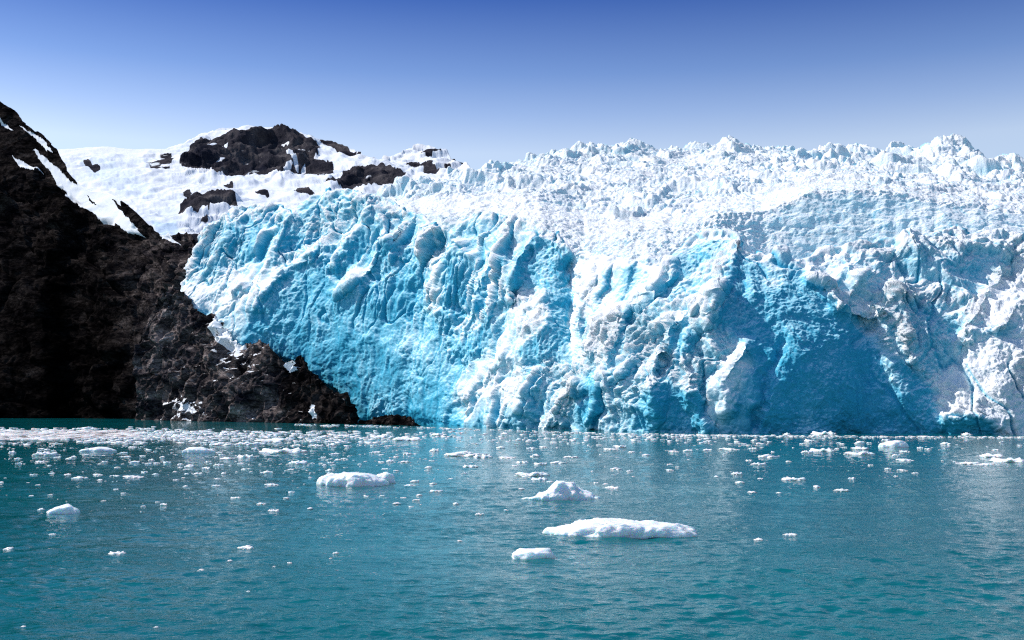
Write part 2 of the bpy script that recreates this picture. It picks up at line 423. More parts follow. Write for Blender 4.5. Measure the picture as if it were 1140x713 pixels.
RIDGES += [([(320,236),(312,262),(300,300)], 6., 14), ([(262,236),(252,266),(240,300)], 5., 13), ([(395,214),(408,240),(428,266)], 6., 16), ([(455,240),(470,262),(486,290),(484,350)], 4., 15),
  ([(540,262),(536,300),(520,350)], 5., 11), ([(560,262),(556,310),(540,350)], 5., 11), ([(638,292),(640,330),(637,380)], -5., 7), ([(600,255),(575,290),(566,330)], 6., 14),
  ([(262,300),(230,330),(214,345)], 2., 8), ([(285,306),(254,340),(240,362)], 2.5, 8), ([(870,380),(852,420),(846,470)], -4., 10), 
  ([(900,300),(930,330),(950,345)], 3., 14), ([(660,300),(646,340),(640,380)], 4., 8)]
for rd, h_, w_ in RIDGES:
    Dm -= h_*np.clip(1-segdist(wpx, wpy, rd)/w_, 0, 1)**1.2
# the left margin dives behind the rock
bnd = [(236,200),(226,262),(214,292),(212,312),(196,332),(222,352),(246,378),(262,388),(300,392),(330,408),(372,436),(386,462),(392,500)]
bx = np.interp(gy, [p[1] for p in bnd], [p[0] for p in bnd])
Dm *= 1+.0035*np.clip(bx-gx+4, 0, 30)+.00012*np.clip(bx-gx, 0, 60)**2
blue = .11-.11*sstep(500, 640, gx)+.58*blur(blue, 5)+.42*blur(blue, 40); amp = blur(amp, 6); stri = blur(stri, 3)

def slice_rows(px, top, bot, n):
    t = np.linspace(0, 1, n)[:, None]
    return top[None]+(bot-top)[None]*t
cols = np.arange(X0+2, X1-2, .78)
top = curve(crest_pts, cols)+2.0*perlin(cols/9, cols*0+.5, cols*0)*1.5
bot = curve(water_pts, cols)+5
py = slice_rows(cols, top, bot, 390); px = np.broadcast_to(cols[None], py.shape)
D = sample(Dm, X0, 200, px, py)
PA = point(px, py, D)
acols = cols.copy(); aD = blur(np.repeat(D[:1], 3, 0), 60)[0]
# roll back behind the crest
nb = 14
back = []
a, b = ray(cols, top)
for k in range(nb, 0, -1):
    q = k/nb
    dd = D[0]+34*q**1.4
    z = HCAM+b*D[0]+3.0*q-16*q*q
    back.append(np.stack([a*dd, dd, z], -1))
P = np.concatenate([np.array(back), PA], 0)
def ext(M):
    v = sample(M, X0, 200, px, py); return np.concatenate([np.repeat(v[:1], nb, 0), v], 0)
bl = ext(blue); am = ext(amp); st = ext(stri)
N = normals(P)
warp = np.stack([fbm(P, 22, 2, .5, 3.3), fbm(P, 22, 2, .5, 9.1), fbm(P, 22, 2, .5, 14.2)], -1)*4
Q = P+warp
Qs = Q*np.array([1, 1, .45])        # taller than wide
mott = fbm(P, 34, 3, .55, 21.)
mm = np.clip(.62+.85*mott, .12, 1.6)              # rough patches and smooth ones
d1 = -billow(Qs, 30, 2, .45, 2.2)
d2 = billow(Q*np.array([1, 1, .8]), 9, 4, .45, 5.5)
d3 = -billow(Q*np.array([1, 1, .7]), 9, 3, .5, 15.5)
fa1, fe1 = facets(Qs[..., 0]/21, Qs[..., 1]/21, Qs[..., 2]/21)
fa2, fe2 = facets(Q[..., 0]/5.5, Q[..., 1]/5.5, Q[..., 2]/8, 31)
w1, w2, wr = worley3(Q[..., 0]/3.6, Q[..., 1]/3.6, Q[..., 2]/3.8)
puff = (.62-w1)*1.0+(wr-.5)*.5
strp = np.stack([Q[..., 0]+Q[..., 2]*.12, Q[..., 1], Q[..., 2]*.10], -1)
ds = fbm(strp, 4.2, 3, .6, 4.)
diag = np.stack([Q[..., 0]*.35+Q[..., 2]*.6, Q[..., 1]*.4, Q[..., 2]*.9-Q[..., 0]*.45], -1)
dd_ = fbm(diag, 7.0, 4, .55, 12.)
a1_ = np.clip(am, .3, 2)
cl_ = np.stack([Q[..., 0]+.15*Q[..., 2], Q[..., 1], Q[..., 2]*.16], -1)
cleft = np.exp(-(fbm(cl_, 17, 2, .4, 51.)/.045)**2)*np.clip(.35+1.2*fbm(P, 50, 2, .5, 53.), 0, 1)
pm = np.clip(.25+1.5*fbm(P, 24, 2, .5, 57.), 0, 1.3)
pxx = P[..., 0]/P[..., 1]*F+570; pzz = P[..., 2]
lobe = sstep(225, 260, pxx)*(1-sstep(560, 640, pxx))*sstep(45, 70, pzz)
disp = (3.6*d1+(4.6+2.5*lobe)*fa1)*a1_**.9-(2.6+3.2*lobe)*cleft*np.clip(am, .45, 1)+am*mm*(2.1*d2+1.7*puff*pm+1.0*fa2)+.7*d3*am+st*1.3*ds+(1-np.clip(am, 0, 1))*(.9*dd_+.5*fa2)+(.14+.26*mm)*fbm(P, 2.0, 4, .65, 8.)+(.22+.30*am*mm)*facets(Q[..., 0]/2.3, Q[..., 1]/2.3, Q[..., 2]/2.8, 71)[0]
N2 = np.stack([blur(N[..., i], 5) for i in range(3)], -1)*np.array([1, 1, .8])
rough = np.clip(am*mm, .30, 1.4)
P = P+N2*disp[..., None]
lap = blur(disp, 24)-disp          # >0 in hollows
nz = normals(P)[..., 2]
bl = bl+np.clip(lap, -2.0, 2.4)*.21+np.clip(blur(disp, 5)-disp, -1, 1)*.22-np.clip(nz-.22, 0, 1)*.62+.08*dd_-.16*mott  # hollows bluer: crevasse ice plus shade pockets painted into the colour
bl = np.clip(bl+.30*cleft+.42*shade_tint(P), 0.0, 1.0)
# blue veins
vein = np.exp(-(fbm(np.stack([P[..., 0], P[..., 1], P[..., 2]*.35], -1), 18, 3, .5, 31.)/.018)**2)
bl = np.clip(bl+.16*vein, 0, 1)
dirt = .13*np.clip(fbm(P, 40, 3, .5, 40.)+.1, 0, 1)*(1-bl)

glacier = bpy.data.objects.new('glacier', None); C.objects.link(glacier); glacier.location = (0, 0, 0)
tag(glacier, 'huge white and blue tidewater glacier with a crumbling ice cliff above the sea', 'glacier')
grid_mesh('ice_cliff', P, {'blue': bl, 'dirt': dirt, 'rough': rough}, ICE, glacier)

# ================================================================= UPPER SERAC FIELD
keysB = {  # column: five (depth, py)
 395: [(660,262),(690,250),(730,238),(770,226),(830,222)],
 450: [(560,268),(600,246),(660,232),(720,222),(800,213)],
 500: [(540,290),(570,262),(620,240),(680,222),(820,196)],
 550: [(520,285),(550,255),(600,238),(660,218),(820,186)],
 600: [(505,290),(530,262),(570,242),(640,222),(830,173)],
 650: [(485,330),(510,288),(545,262),(620,236),(850,165)],
 700: [(480,330),(510,288),(545,258),(610,240),(850,159)],
 750: [(482,330),(512,280),(535,254),(590,240),(850,165)],
 800: [(486,320),(514,272),(528,240),(590,230),(850,159)],
 850: [(488,315),(516,288),(530,236),(590,222),(860,161)],
 900: [(488,315),(514,290),(530,215),(590,205),(860,167)],
 950: [(485,310),(510,284),(528,211),(590,202),(860,166)],
 1000:[(482,305),(508,274),(526,215),(590,203),(850,168)],
 1050:[(478,300),(504,266),(522,224),(590,208),(820,159)],
 1100:[(476,300),(502,266),(520,232),(590,212),(830,172)],
 1150:[(476,300),(502,268),(520,236),(590,212),(850,174)],
 1345:[(476,310),(502,275),(520,245),(590,222),(850,186)]}
skyB = [(395,222),(440,214),(470,201),(500,196),(530,191),(560,184),(590,177),(610,171),(640,167),(670,162),(700,160),(720,164),(740,168),(760,166),
  (790,163),(805,158),(822,160),(850,164),(870,165),(900,169),(940,168),(980,171),(1020,171),(1033,164),(1045,158),(1058,155),(1075,159),(1088,170),(1097,178),
  (1110,175),(1130,171),(1142,178),(1345,190)]
kc = np.array(sorted(keysB)); K = np.array([keysB[k] for k in kc], float)
cols = np.arange(395, 1335, .88)
wc = cols+6*perlin(cols/20, cols*0+.3, cols*0)
kd = np.stack([np.interp(wc, kc, K[:, i, 0]) for i in range(5)])
kp = np.stack([np.interp(wc, kc, K[:, i, 1]) for i in range(5)])
kp[4] = curve(skyB, cols); kp[2] += 3*perlin(cols/14, cols*0+5, cols*0); kp[1] += 3*perlin(cols/11, cols*0+8, cols*0)
rows = [50, 130, 70, 330]
Dc = np.interp(cols, acols, aD)
for i_, add in enumerate((12, 34, 58)):
    kd[i_] = np.maximum(kd[i_], Dc+add)
kd[3] = np.maximum(kd[3], kd[2]+40)
PP = []; zone = []
for i, n in enumerate(rows):
    t = (np.arange(n)/n)[:, None]
    d = kd[i]+(kd[i+1]-kd[i])*t; a0 = ray(cols, kp[i])[1]*kd[i]; a1 = ray(cols, kp[i+1])[1]*kd[i+1]
    xx = ray(cols, kp[i])[0][None]+(ray(cols, kp[i+1])[0]-ray(cols, kp[i])[0])[None]*t
    PP.append(np.stack([xx*d, d, HCAM+a0+(a1-a0)*t], -1)); zone.append(np.broadcast_to(i+t, d.shape))
t = (np.arange(16)/15.)[:, None]
a1 = ray(cols, kp[4]); d = kd[4]+80*t
PP.append(np.stack([a1[0]*d, d, HCAM+a1[1]*kd[4]+6*t-40*t*t], -1)); zone.append(np.full(d.shape, 4.))
P = np.concatenate(PP, 0); zone = np.concatenate(zone, 0)
N = normals(P)
wv = np.stack([fbm(P, 35, 2, .5, 3.), fbm(P, 35, 2, .5, 6.), P[..., 2]*0], -1)*6
Q = P+wv
wallm = sstep(.9, 1.05, zone)*(1-sstep(1.85, 2.0, zone))*sstep(770, 850, px[0, 0]+0*zone+cols[None])
f1, f2, rv, ex, ey = worley2((Q[..., 0]/9.5).astype(f32), (Q[..., 1]/8.).astype(f32))
g1, g2, gr, _, _ = worley2((Q[..., 0]/3.9).astype(f32), (Q[..., 1]/4.2).astype(f32), 40)
h1, h2, hr, hx, hy = worley2((Q[..., 0]/24).astype(f32), (Q[..., 1]/20.).astype(f32), 80)
edge = sstep(0, .35, f2-f1); edge2 = sstep(0, .4, g2-g1)
sa = sstep(2.1, 3.3, zone)*.85+.15
patch = .55+.9*np.clip(.5+fbm(P, 90, 2, .5, 17.), 0, 1)
sa = sa*patch*(1-.97*wallm)
big = np.clip(.45+1.1*fbm(P, 70, 2, .5, 27.), .15, 1.3)
hser = .68*sa*((rv*7-3)*edge*big-1.8*(1-edge)*big+big*rv*(ex*4+ey*2)*edge+(gr-.4)*1.5*edge2+((hr-.5)*13+(hx*7+hy*4)*hr)*sstep(-.02, .3, h2-h1)+np.clip(.45-f1, 0, 1)*4*(rv > .75))
b3 = -billow(Q*np.array([1, 1, .6]), 7, 4, .55, 9.)
calmb = 1-.55*sstep(1.7, 2.0, zone)*(1-sstep(2.9, 3.25, zone))*np.clip(.55+1.3*fbm(P, 60, 2, .5, 91.), .2, 1)
hser *= calmb; b3 *= calmb
up = np.zeros_like(P); up[..., 2] = 1
P = P+up*hser[..., None]+N*((.30+.70*(1-wallm))*.9*b3+.9*(1-wallm)*calmb*facets(Q[..., 0]/5, Q[..., 1]/5, Q[..., 2]/6, 9)[0]+wallm*(.9*facets(Q[..., 0]/11, Q[..., 1]/11, Q[..., 2]/6, 61)[0]+.6*fbm(P*np.array([.7, 1, 1.3]), 9, 5, .6, 62.))+(.2+.3*(1-wallm))*fbm(P, 2.2, 4, .6, 3.))[..., None]
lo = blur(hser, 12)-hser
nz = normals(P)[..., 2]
bl = .06+.28*shade_tint(P)+.07*np.clip(lo, -2, 3)*(1-wallm)+.38*np.clip(.42-nz, 0, 1)*(1-wallm)-.22*np.clip(nz-.3, 0, 1)+.18*wallm+.14*np.clip(fbm(P, 60, 3, .5, 50.), 0, 1)+.25*(1-sstep(.2, 1.2, zone))
bl = bl+.30*np.exp(-(fbm(np.stack([P[..., 0], P[..., 1], P[..., 2]*.3], -1), 14, 3, .5, 61.)/.02)**2)*(.4+.6*wallm)
dirt = .42*np.clip(fbm(P, 45, 3, .55, 70.)+.12, 0, 1)+.45*np.clip(lo*.15, 0, 1)
strat = np.exp(-(((P[..., 2]+1.5*fbm(P, 12, 2, .5, 71.)-92)/.5))**2)*wallm
dirt = np.clip(dirt+strat*.6, 0, 1)
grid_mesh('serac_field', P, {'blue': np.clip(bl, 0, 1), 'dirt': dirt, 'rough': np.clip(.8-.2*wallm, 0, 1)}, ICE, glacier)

# ================================================================= rock relief builder
def relief(name, x0, x1, sky, waterl, regions, D0f, step, nrow, mat, snowf, toner=None, dispf=None, drange=80., backd=60, backz=60, bottom=None, seed=1., warpa=5., dflt=(.45, .4)):
    GX = np.arange(x0, x1+2, 2.0); GY = np.arange(90, 486, 2.0)
    gx, gy = np.meshgrid(GX, GY); wq = np.stack([gx, gy, 0*gx], -1)
    wpx = gx+warpa*fbm(wq, 22, 3, .6, seed); wpy = gy+warpa*fbm(wq, 22, 3, .6, seed+5)
    sx = np.full_like(gx, dflt[0]); sz = np.full_like(gx, dflt[1]); amp = np.full_like(gx, dflt[2] if len(dflt) > 2 else 1.)
    for poly, a, b, c in regions:
        m = inpoly(wpx, wpy, poly); sx[m] = a; sz[m] = b; amp[m] = c
    D0 = D0f(gx, gy)
    wd = np.full_like(gx, (2/drange)**2)
    if waterl is not None: wd += .5*(np.abs(gy-curve(waterl, gx)) < 2.5)
    Dm = solve(D0, sx, sz, wd); amp = blur(amp, 4)
    cols = np.arange(x0+2, x1-2, step)
    top = curve(sky, cols)
    bot = curve(waterl, cols)+5 if waterl is not None else curve(bottom, cols)
    py = slice_rows(cols, top, bot, nrow); px = np.broadcast_to(cols[None], py.shape)
    D = sample(Dm, x0, 90, px, py); P = point(px, py, D)
    nb = 8; back = []; a, b = ray(cols, top)
    for k in range(nb, 0, -1):
        q = k/nb; dd = D[0]+backd*q
        back.append(np.stack([a*dd, dd, HCAM+b*D[0]-backz*q*q], -1))
    P = np.concatenate([np.array(back), P], 0)
    ext = lambda v: np.concatenate([np.repeat(v[:1], nb, 0), v], 0)
    px = ext(px); py = ext(py); am = ext(sample(amp, x0, 90, px[nb:], py[nb:]))
    N = normals(P)
    P = P+N*(dispf(P)*am)[..., None]
    nz = normals(P)[..., 2]
    wq = np.stack([px, py, 0*px], -1)
    wx_ = px+3*fbm(wq, 12, 4, .6, seed+9); wy_ = py+2.2*fbm(wq, 12, 4, .6, seed+13)
    at = snowf(wx_, wy_, nz, P)
    return grid_mesh(name, P, at, mat)

# ---- dark mountain on the left
skyM = [(-420,60),(-250,85),(-150,62),(-60,84),(0,113),(14,124),(28,138),(45,150),(62,165),(75,190),(88,206),(100,213),(112,214),(126,217),(140,226),(152,236),(166,250),
  (180,262),(196,263),(210,266),(222,276),(232,290),(238,308),(232,322),(222,335),(250,370),(300,400),(330,430)]
wM = [(-420,465.5),(100,466),(180,467),(240,469),(330,470)]
snowM = [[(0,131),(18,146),(0,139)], [(14,174),(28,182),(50,193),(22,188)], [(36,166),(50,174),(64,186),(86,208),(104,226),(136,248),(116,250),(95,232),(74,218),(58,196)],
  [(90,204),(115,213),(126,226),(142,242),(158,262),(140,258),(112,236)], [(20,140),(45,152),(60,170),(52,168),(30,148)], [(128,216),(150,234),(146,238),(124,222)], [(-300,100),(-150,70),(-100,110),(-220,150)],
  [(176,256),(190,262),(196,270),(180,266)]]
def snM(x, y, nz, P):
    s = np.full(x.shape, -.35)
    for p in snowM[:7]: s[inpoly(x, y, p)] = .95
    s[inpoly(x, y, snowM[7])] = .8
    wedge = inpoly(x, y, [(122,219),(130,214),(152,236),(180,262),(182,268),(164,264),(150,252),(138,236)])
    s[wedge] = -.3
    # flecks of snow low on the sunlit rock
    s += .42*np.clip(nz-.45, 0, 1)*((y < 262) & (x > 60) | (x > 180) & (y > 380))
    s[(y < curve(skyM, x)+7) & (x > 84) & (x < 136)] = .9
    tone = np.full(x.shape, .26)+.10*sstep(230, 180, y)  # shaded cliff darker, sunlit ridge lighter: painted into the rock tone
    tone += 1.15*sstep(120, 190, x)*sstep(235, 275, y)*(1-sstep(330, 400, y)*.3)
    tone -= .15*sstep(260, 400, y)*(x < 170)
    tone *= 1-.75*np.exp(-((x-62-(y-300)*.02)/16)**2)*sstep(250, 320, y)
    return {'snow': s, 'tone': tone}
def dM(P):
    Q = P+np.stack([fbm(P, 60, 3, .6, 3.), fbm(P, 60, 3, .6, 6.), fbm(P, 60, 3, .6, 8.)], -1)*6
    c, s_ = math.cos(.6), math.sin(.6)
    R = np.stack([Q[..., 0]*c-Q[..., 2]*s_, Q[..., 1], (Q[..., 0]*s_+Q[..., 2]*c)*1.7], -1)
    f_, e_ = facets(R[..., 0]/46, R[..., 1]/46, R[..., 2]/46)
    g_, h_ = facets(R[..., 0]/17, R[..., 1]/17, R[..., 2]/13, 5)
    det = .35+.9*np.clip(.5+fbm(P, 55, 2, .5, 44.), 0, 1)
    return 13*f_+3.6*g_-1.6*np.exp(-(e_/.05)**2)-1.0*np.exp(-(h_/.05)**2)+det*(1.3*facets(Q[..., 0]/5, Q[..., 1]/5, Q[..., 2]/3.5, 15)[0]+.5*fbm(Q, 5, 4, .6, 7.))
mt = relief('dark_rocky_mountain', -420, 330, skyM, wM, [
   ([(-420,50),(0,100),(110,210),(140,256),(96,240),(50,190),(-420,200)], .35, .75, .35),
   ([(36,166),(64,186),(104,226),(136,248),(100,240),(60,200)], -.1, 1.3, .15),
   ([(92,206),(126,222),(158,262),(130,256)], -.1, 1.2, .15),
   ([(84,196),(150,205),(162,250),(122,240),(90,215)], -.05, 1.0, .08),
   ([(-420,230),(20,250),(46,300),(52,470),(-420,490)], .25, .15, .6),
   ([(46,300),(80,300),(76,490),(52,490)], 1.3, 0, .6),
   ([(80,255),(180,270),(150,340),(175,470),(80,490)], .15, .10, .8),
   ([(128,270),(215,262),(240,300),(225,330),(200,345),(190,400),(180,440),(168,400),(150,350),(130,330)], -.10, .95, 1.1),
   ([(120,340),(175,330),(180,380),(130,400)], .4, .1, .5),
   ], lambda x, y: waterD(curve(wM, x))*(1+(.36-.22*sstep(120, 220, x))*np.clip((466-y)/350, 0, 1)**1.3), .85, 330, ROCK, snM, dispf=dM, seed=2., backd=140, backz=60)
tag(mt, kind='structure')

# ---- sunlit outcrop at the foot of the glacier
skyO = [(150,400),(168,352),(180,330),(196,318),(206,328),(218,344),(232,352),(246,360),(258,380),(270,386),(288,384),(302,386),(312,398),(318,404),(330,401),(338,405),(346,413),
  (356,420),(364,430),(372,438),(382,444),(388,455),(391,466),(396,472),(406,470),(416,466),(428,463),(442,463),(454,467),(464,472),(476,478)]
wO = [(150,467),(200,468.6),(300,470.5),(396,472),(440,473),(480,474.6)]
def snO(x, y, nz, P):
    s = .05+.62*np.clip(nz-.25, 0, 1)
    s += .55*inpoly(x, y, [(236,350),(262,378),(275,386),(255,392),(238,376)])
    s += .5*np.exp(-(((x-205)/22)**2+((y-455)/12)**2))+.3*np.exp(-(((x-265)/25)**2+((y-400)/18)**2))
    s += .8*inpoly(x, y, [(318,404),(326,402),(330,412),(320,414)])+.8*inpoly(x, y, [(346,452),(352,452),(354,466),(346,466)])
    tone = 2.0-1.6*sstep(298, 325, x)  # lit left part lighter, right part darker: light and shade painted into tone
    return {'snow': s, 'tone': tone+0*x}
def dO(P):
    Q = P+np.stack([fbm(P, 18, 2, .5, 3.), fbm(P, 18, 2, .5, 6.), fbm(P, 18, 2, .5, 8.)], -1)*4
    return 3.0*ridged(Q*np.array([1, 1, .8]), 20, 3, .55, 14.)+4.5*facets(Q[..., 0]/12, Q[..., 1]/12, Q[..., 2]/16, 3)[0]+1.9*facets(Q[..., 0]/4.5, Q[..., 1]/4.5, Q[..., 2]/5.5, 8)[0]+.25*ridged(Q, 3.0, 3, .6, 2.)
oc = relief('rocky_outcrop', 150, 476, skyO, wO, [
   ([(150,340),(262,350),(310,384),(300,410),(262,440),(250,480),(150,480)], -.5, .95, 1.1),
   ([(300,388),(320,402),(325,480),(262,480),(268,440)], .6, .05, .8),
   ([(318,400),(480,440),(480,490),(325,490)], .3, .05, .9),
   ], lambda x, y: waterD(curve(wO, x))*(.985+.06*np.clip((469-y)/100, 0, 1.4)), .6, 230, ROCK, snO, dispf=dO, seed=6., backd=40, backz=25, warpa=4., drange=60)
tag(oc, 'craggy brown rock outcrop flecked with snow at the foot of the blue ice', 'rock outcrop')

# ---- distant snow mountain
skyF = [(-300,168),(40,167),(75,166),(110,163.5),(150,166),(185,166),(203,160),(214,155),(224,149),(240,146.5),(255,144),(275,141.5),(300,143),(318,144),(333,147),(345,152),(357,156),(370,158),
  (385,163),(400,172),(412,176),(425,178),(440,172),(452,167),(465,164),(485,165),(496,170),(503,178),(515,184),(524,191),(540,194),(700,215),(760,225)]
RK = [[(200,184),(206,172),(214,160),(228,152),(250,152),(274,149),(291,150),(305,144),(320,144),(333,147),(346,159),(356,164),(354,175),(345,180),(337,185),(326,198),(312,200),(298,199),(281,196),(263,194),(246,196),(225,192),(207,189)],
  [(332,196),(336,188),(342,182),(356,179),(370,182),(370,196),(351,199)], [(355,205),(378,200),(387,190),(410,185),(440,189),(460,197),(430,210),(407,213),(380,211)],
  [(198,236),(205,226),(231,221),(250,222),(269,231),(246,241),(225,247),(203,243)], [(214,252),(231,245),(249,250),(242,258),(225,260)], [(158,184),(180,172),(190,171),(197,178),(189,187),(175,190)],
  [(190,272),(210,262),(226,262),(223,286),(207,284)], [(246,205),(260,203),(262,209),(249,211)], [(283,214),(296,214),(301,219),(290,218)], [(326,210),(340,209),(352,214),(344,218),(332,215)],
  [(468,171),(486,168),(490,174),(474,176)], [(452,182),(464,180),(476,184),(468,190),(454,188)], [(470,188),(482,186),(490,192),(484,198),(472,196)], [(490,186),(502,188),(514,192),(498,194)], [(500,177),(512,182),(518,188),(506,184)],
  [(358,156),(372,158),(388,165),(400,173),(388,172),(372,166)], [(200,214),(212,212),(216,218),(204,220)], [(92,182),(100,180),(112,190),(106,194)]]
SNB = [[(226,170),(240,166),(254,167),(250,170),(236,172)], [(316,172),(320,172),(332,186),(329,188)], [(312,160),(322,159),(324,162),(314,163)],
  [(212,250),(226,243),(242,248),(246,252),(230,247),(216,253)], [(310,190),(322,186),(328,186),(316,192)]]
def snF(x, y, nz, P):
    s = np.full(x.shape, 1.15)
    for p in RK: s[inpoly(x, y, p)] = -.02
    lg = np.stack([P[..., 0]*.35+P[..., 2]*.35, P[..., 1]*.2, P[..., 2]*1.1-P[..., 0]*.35], -1)
    led = fbm(lg, 42, 4, .62, 77.)
    s = np.where(s < .5, s+.95*np.clip(led-.12, 0, .8)+.5*np.clip(nz-.45, 0, 1), s-.75*np.clip(-led-.52, 0, 1))
    for p in SNB: s[inpoly(x, y, p)] = 1.1
    s = blur(s, 1)
    m = inpoly(x, y, [(355,152),(400,170),(398,200),(366,196)]); s[m] -= .42
    m = inpoly(x, y, [(450,165),(495,168),(515,188),(500,198),(450,195)]); s[m] -= .25
    m = inpoly(x, y, [(190,165),(230,190),(330,200),(400,205),(330,215),(210,205),(160,185)]); s[m & (s > 1)] -= .30
    b = np.zeros(x.shape)
    b[inpoly(x, y, [(85,178),(118,178),(150,196),(176,214),(166,222),(130,218),(100,196)])] = .22
    b[inpoly(x, y, [(168,248),(196,250),(206,262),(200,275),(180,268)])] = .5
    return {'snow': s, 'blue': blur(b, 4)}
def dF(P):
    ic = np.exp(-(((P[..., 0]+560)/130)**2))
    return 10*ridged(P, 130, 4, .5, 4.)+14*facets(P[..., 0]/90, P[..., 1]/90, P[..., 2]/70)[0]+5*facets(P[..., 0]/34, P[..., 1]/34, P[..., 2]/26, 4)[0]+3*ridged(P*np.array([1, .6, 1.3]), 30, 3, .55, 7.)
fm = relief('snowy_mountain', -300, 760, skyF, None, [
   ([(200,180),(228,150),(300,143),(356,160),(350,185),(320,202),(240,198),(205,192)], .15, .15, 1.5),
   ([(226,150),(300,143),(300,150),(240,156)], -.2, 2., .6),
   ([(355,205),(387,188),(440,186),(460,198),(407,214)], .2, .2, 1.2),
   ([(380,160),(520,160),(540,195),(460,195),(400,180)], -.1, 1.4, .8),
   ([(85,175),(118,176),(160,200),(200,250),(210,290),(165,260),(120,225),(95,200)], -.2, .9, .5),
   ([(200,222),(265,222),(262,245),(215,262)], .2, .3, 1.2),
   ([(-300,160),(185,160),(190,172),(-300,178)], 0, 3., .15),
   ], lambda x, y: 2500-1500*np.clip((y-165)/120, 0, 1.2)**.8+0*x, .85, 200, FAR, snF, dispf=dF, seed=11., backd=500, backz=150,
   bottom=[(-300,300),(200,320),(300,300),(760,300)], drange=60, dflt=(-.15, 1.7, .5), warpa=4.)
tag(fm, kind='structure')

# ================================================================= SEA
S = 12000.
pyr = np.concatenate([np.arange(478, 520, .34), np.arange(520, 760, .5)])
pc = np.concatenate([[-300], np.arange(-60, 1200.1, 1.0), [1440]])
Dr = waterD(pyr)[:, None]+0*pc[None]; Xr = (pc[None]-570)/F*Dr
Pw = np.stack([Xr, Dr, 0*Xr], -1)
def wave(P, wl, ang, st, seed):
    c, s_ = math.cos(ang), math.sin(ang)
    u = P[..., 0]*c+P[..., 1]*s_; v = -P[..., 0]*s_+P[..., 1]*c
    return perlin(u/(wl*st)+seed, v/wl, 0*u+seed*.7)
dist = Pw[..., 1]
calm = .55+.75*np.clip(.5+fbm(Pw, 34, 2, .5, 3.), 0, 1)
near = 1-sstep(120, 300, dist)
hw = .09*wave(Pw, 3.0, .25, 1.5, 1.)+.10*wave(Pw, 1.35, -.25, 1.35, 5.)*(.4+.6*near)+.07*wave(Pw, .8, .35, 1.3, 9.)*(1-sstep(70, 170, dist))+.05*wave(Pw, 1.9, .8, 1.3, 15.)+.025*wave(Pw, .42, -.1, 1.3, 19.)*(1-sstep(50, 100, dist))
hw *= 1.2*calm*(1-.75*sstep(180, 420, dist))
hw[:, 0] = 0; hw[:, -1] = 0; hw[0] = 0; hw[-1] = 0
Pw[..., 2] = hw
rowf = Pw[:1].copy(); rowf[..., 1] = S; rown = Pw[-1:].copy(); rown[..., 1] = -3000
Pw = np.concatenate([rowf, Pw, rown], 0)
cl = Pw[:, :1].copy(); cl[..., 0] = -S; crr = Pw[:, -1:].copy(); crr[..., 0] = S
Pw = np.concatenate([cl, Pw, crr], 1)
sea = grid_mesh('sea', Pw, {}, WATER); tag(sea, kind='structure')

# ================================================================= ICEBERGS
def ico(sub):
    import bmesh
    bm = bmesh.new(); bmesh.ops.create_icosphere(bm, subdivisions=sub, radius=1)
    co = np.array([v.co[:] for v in bm.verts]); fa = [[v.index for v in f.verts] for f in bm.faces]; bm.free()
    return co, fa
ICO = {k: ico(k) for k in (3, 4, 6)}
def berg_mesh(name, w, dep, prof, hmax, sub, seed, namp, mat, box=.6, ze=.62):
    co, fa = ICO[sub]; x, y, z = co.T
    r = np.hypot(x, y)+1e-6
    ang = np.arctan2(y, x)
    rr = r**box                              # fuller plan outline towards the rim
    X = x/r*rr; Y = y/r*rr
    out = 1+.24*fbm(np.stack([np.cos(ang)*1.5+seed, np.sin(ang)*1.5, 0*ang], -1), 1., 3, .6, seed)
    H = curve(prof, X)
    zt = np.sign(z)*np.abs(z)**ze
    Z = np.where(z > 0, zt*H*hmax, zt*.35*hmax)
    P = np.stack([X*w/2*out, Y*dep/2*out, Z], -1)
    s = hmax
    n = co*np.array([1, 1, .8])
    dsp = namp*hmax*(.55*fbm(P, 1.8*s, 3, .5, seed)-.45*billow(P, .8*s, 4, .55, seed+3)+1.5*facets(P[..., 0]/(1.1*s)+seed, P[..., 1]/(1.1*s), P[..., 2]/(.8*s))[0]+.6*facets(P[..., 0]/(.45*s)+seed, P[..., 1]/(.45*s), P[..., 2]/(.35*s))[0])
    P = P+n*dsp[:, None]
    me = bpy.data.meshes.new(name); me.from_pydata(P.tolist(), [], fa); me.materials.append(mat)
    me.polygons.foreach_set('use_smooth', np.ones(len(fa), bool)); me.update()
    return me
def place(name, me, px, py, label, cat, group=None, rot=0., sc=(1, 1, 1), dy=0.):
    D = waterD(py); x = ray(px, py)[0]*D
    o = bpy.data.objects.new(name, me); C.objects.link(o)
    o.location = (float(x), float(D)+dy, 0); o.rotation_euler = (0, 0, rot); o.scale = sc
    return tag(o, label, cat, group)
def pxm(py): return waterD(py)/F
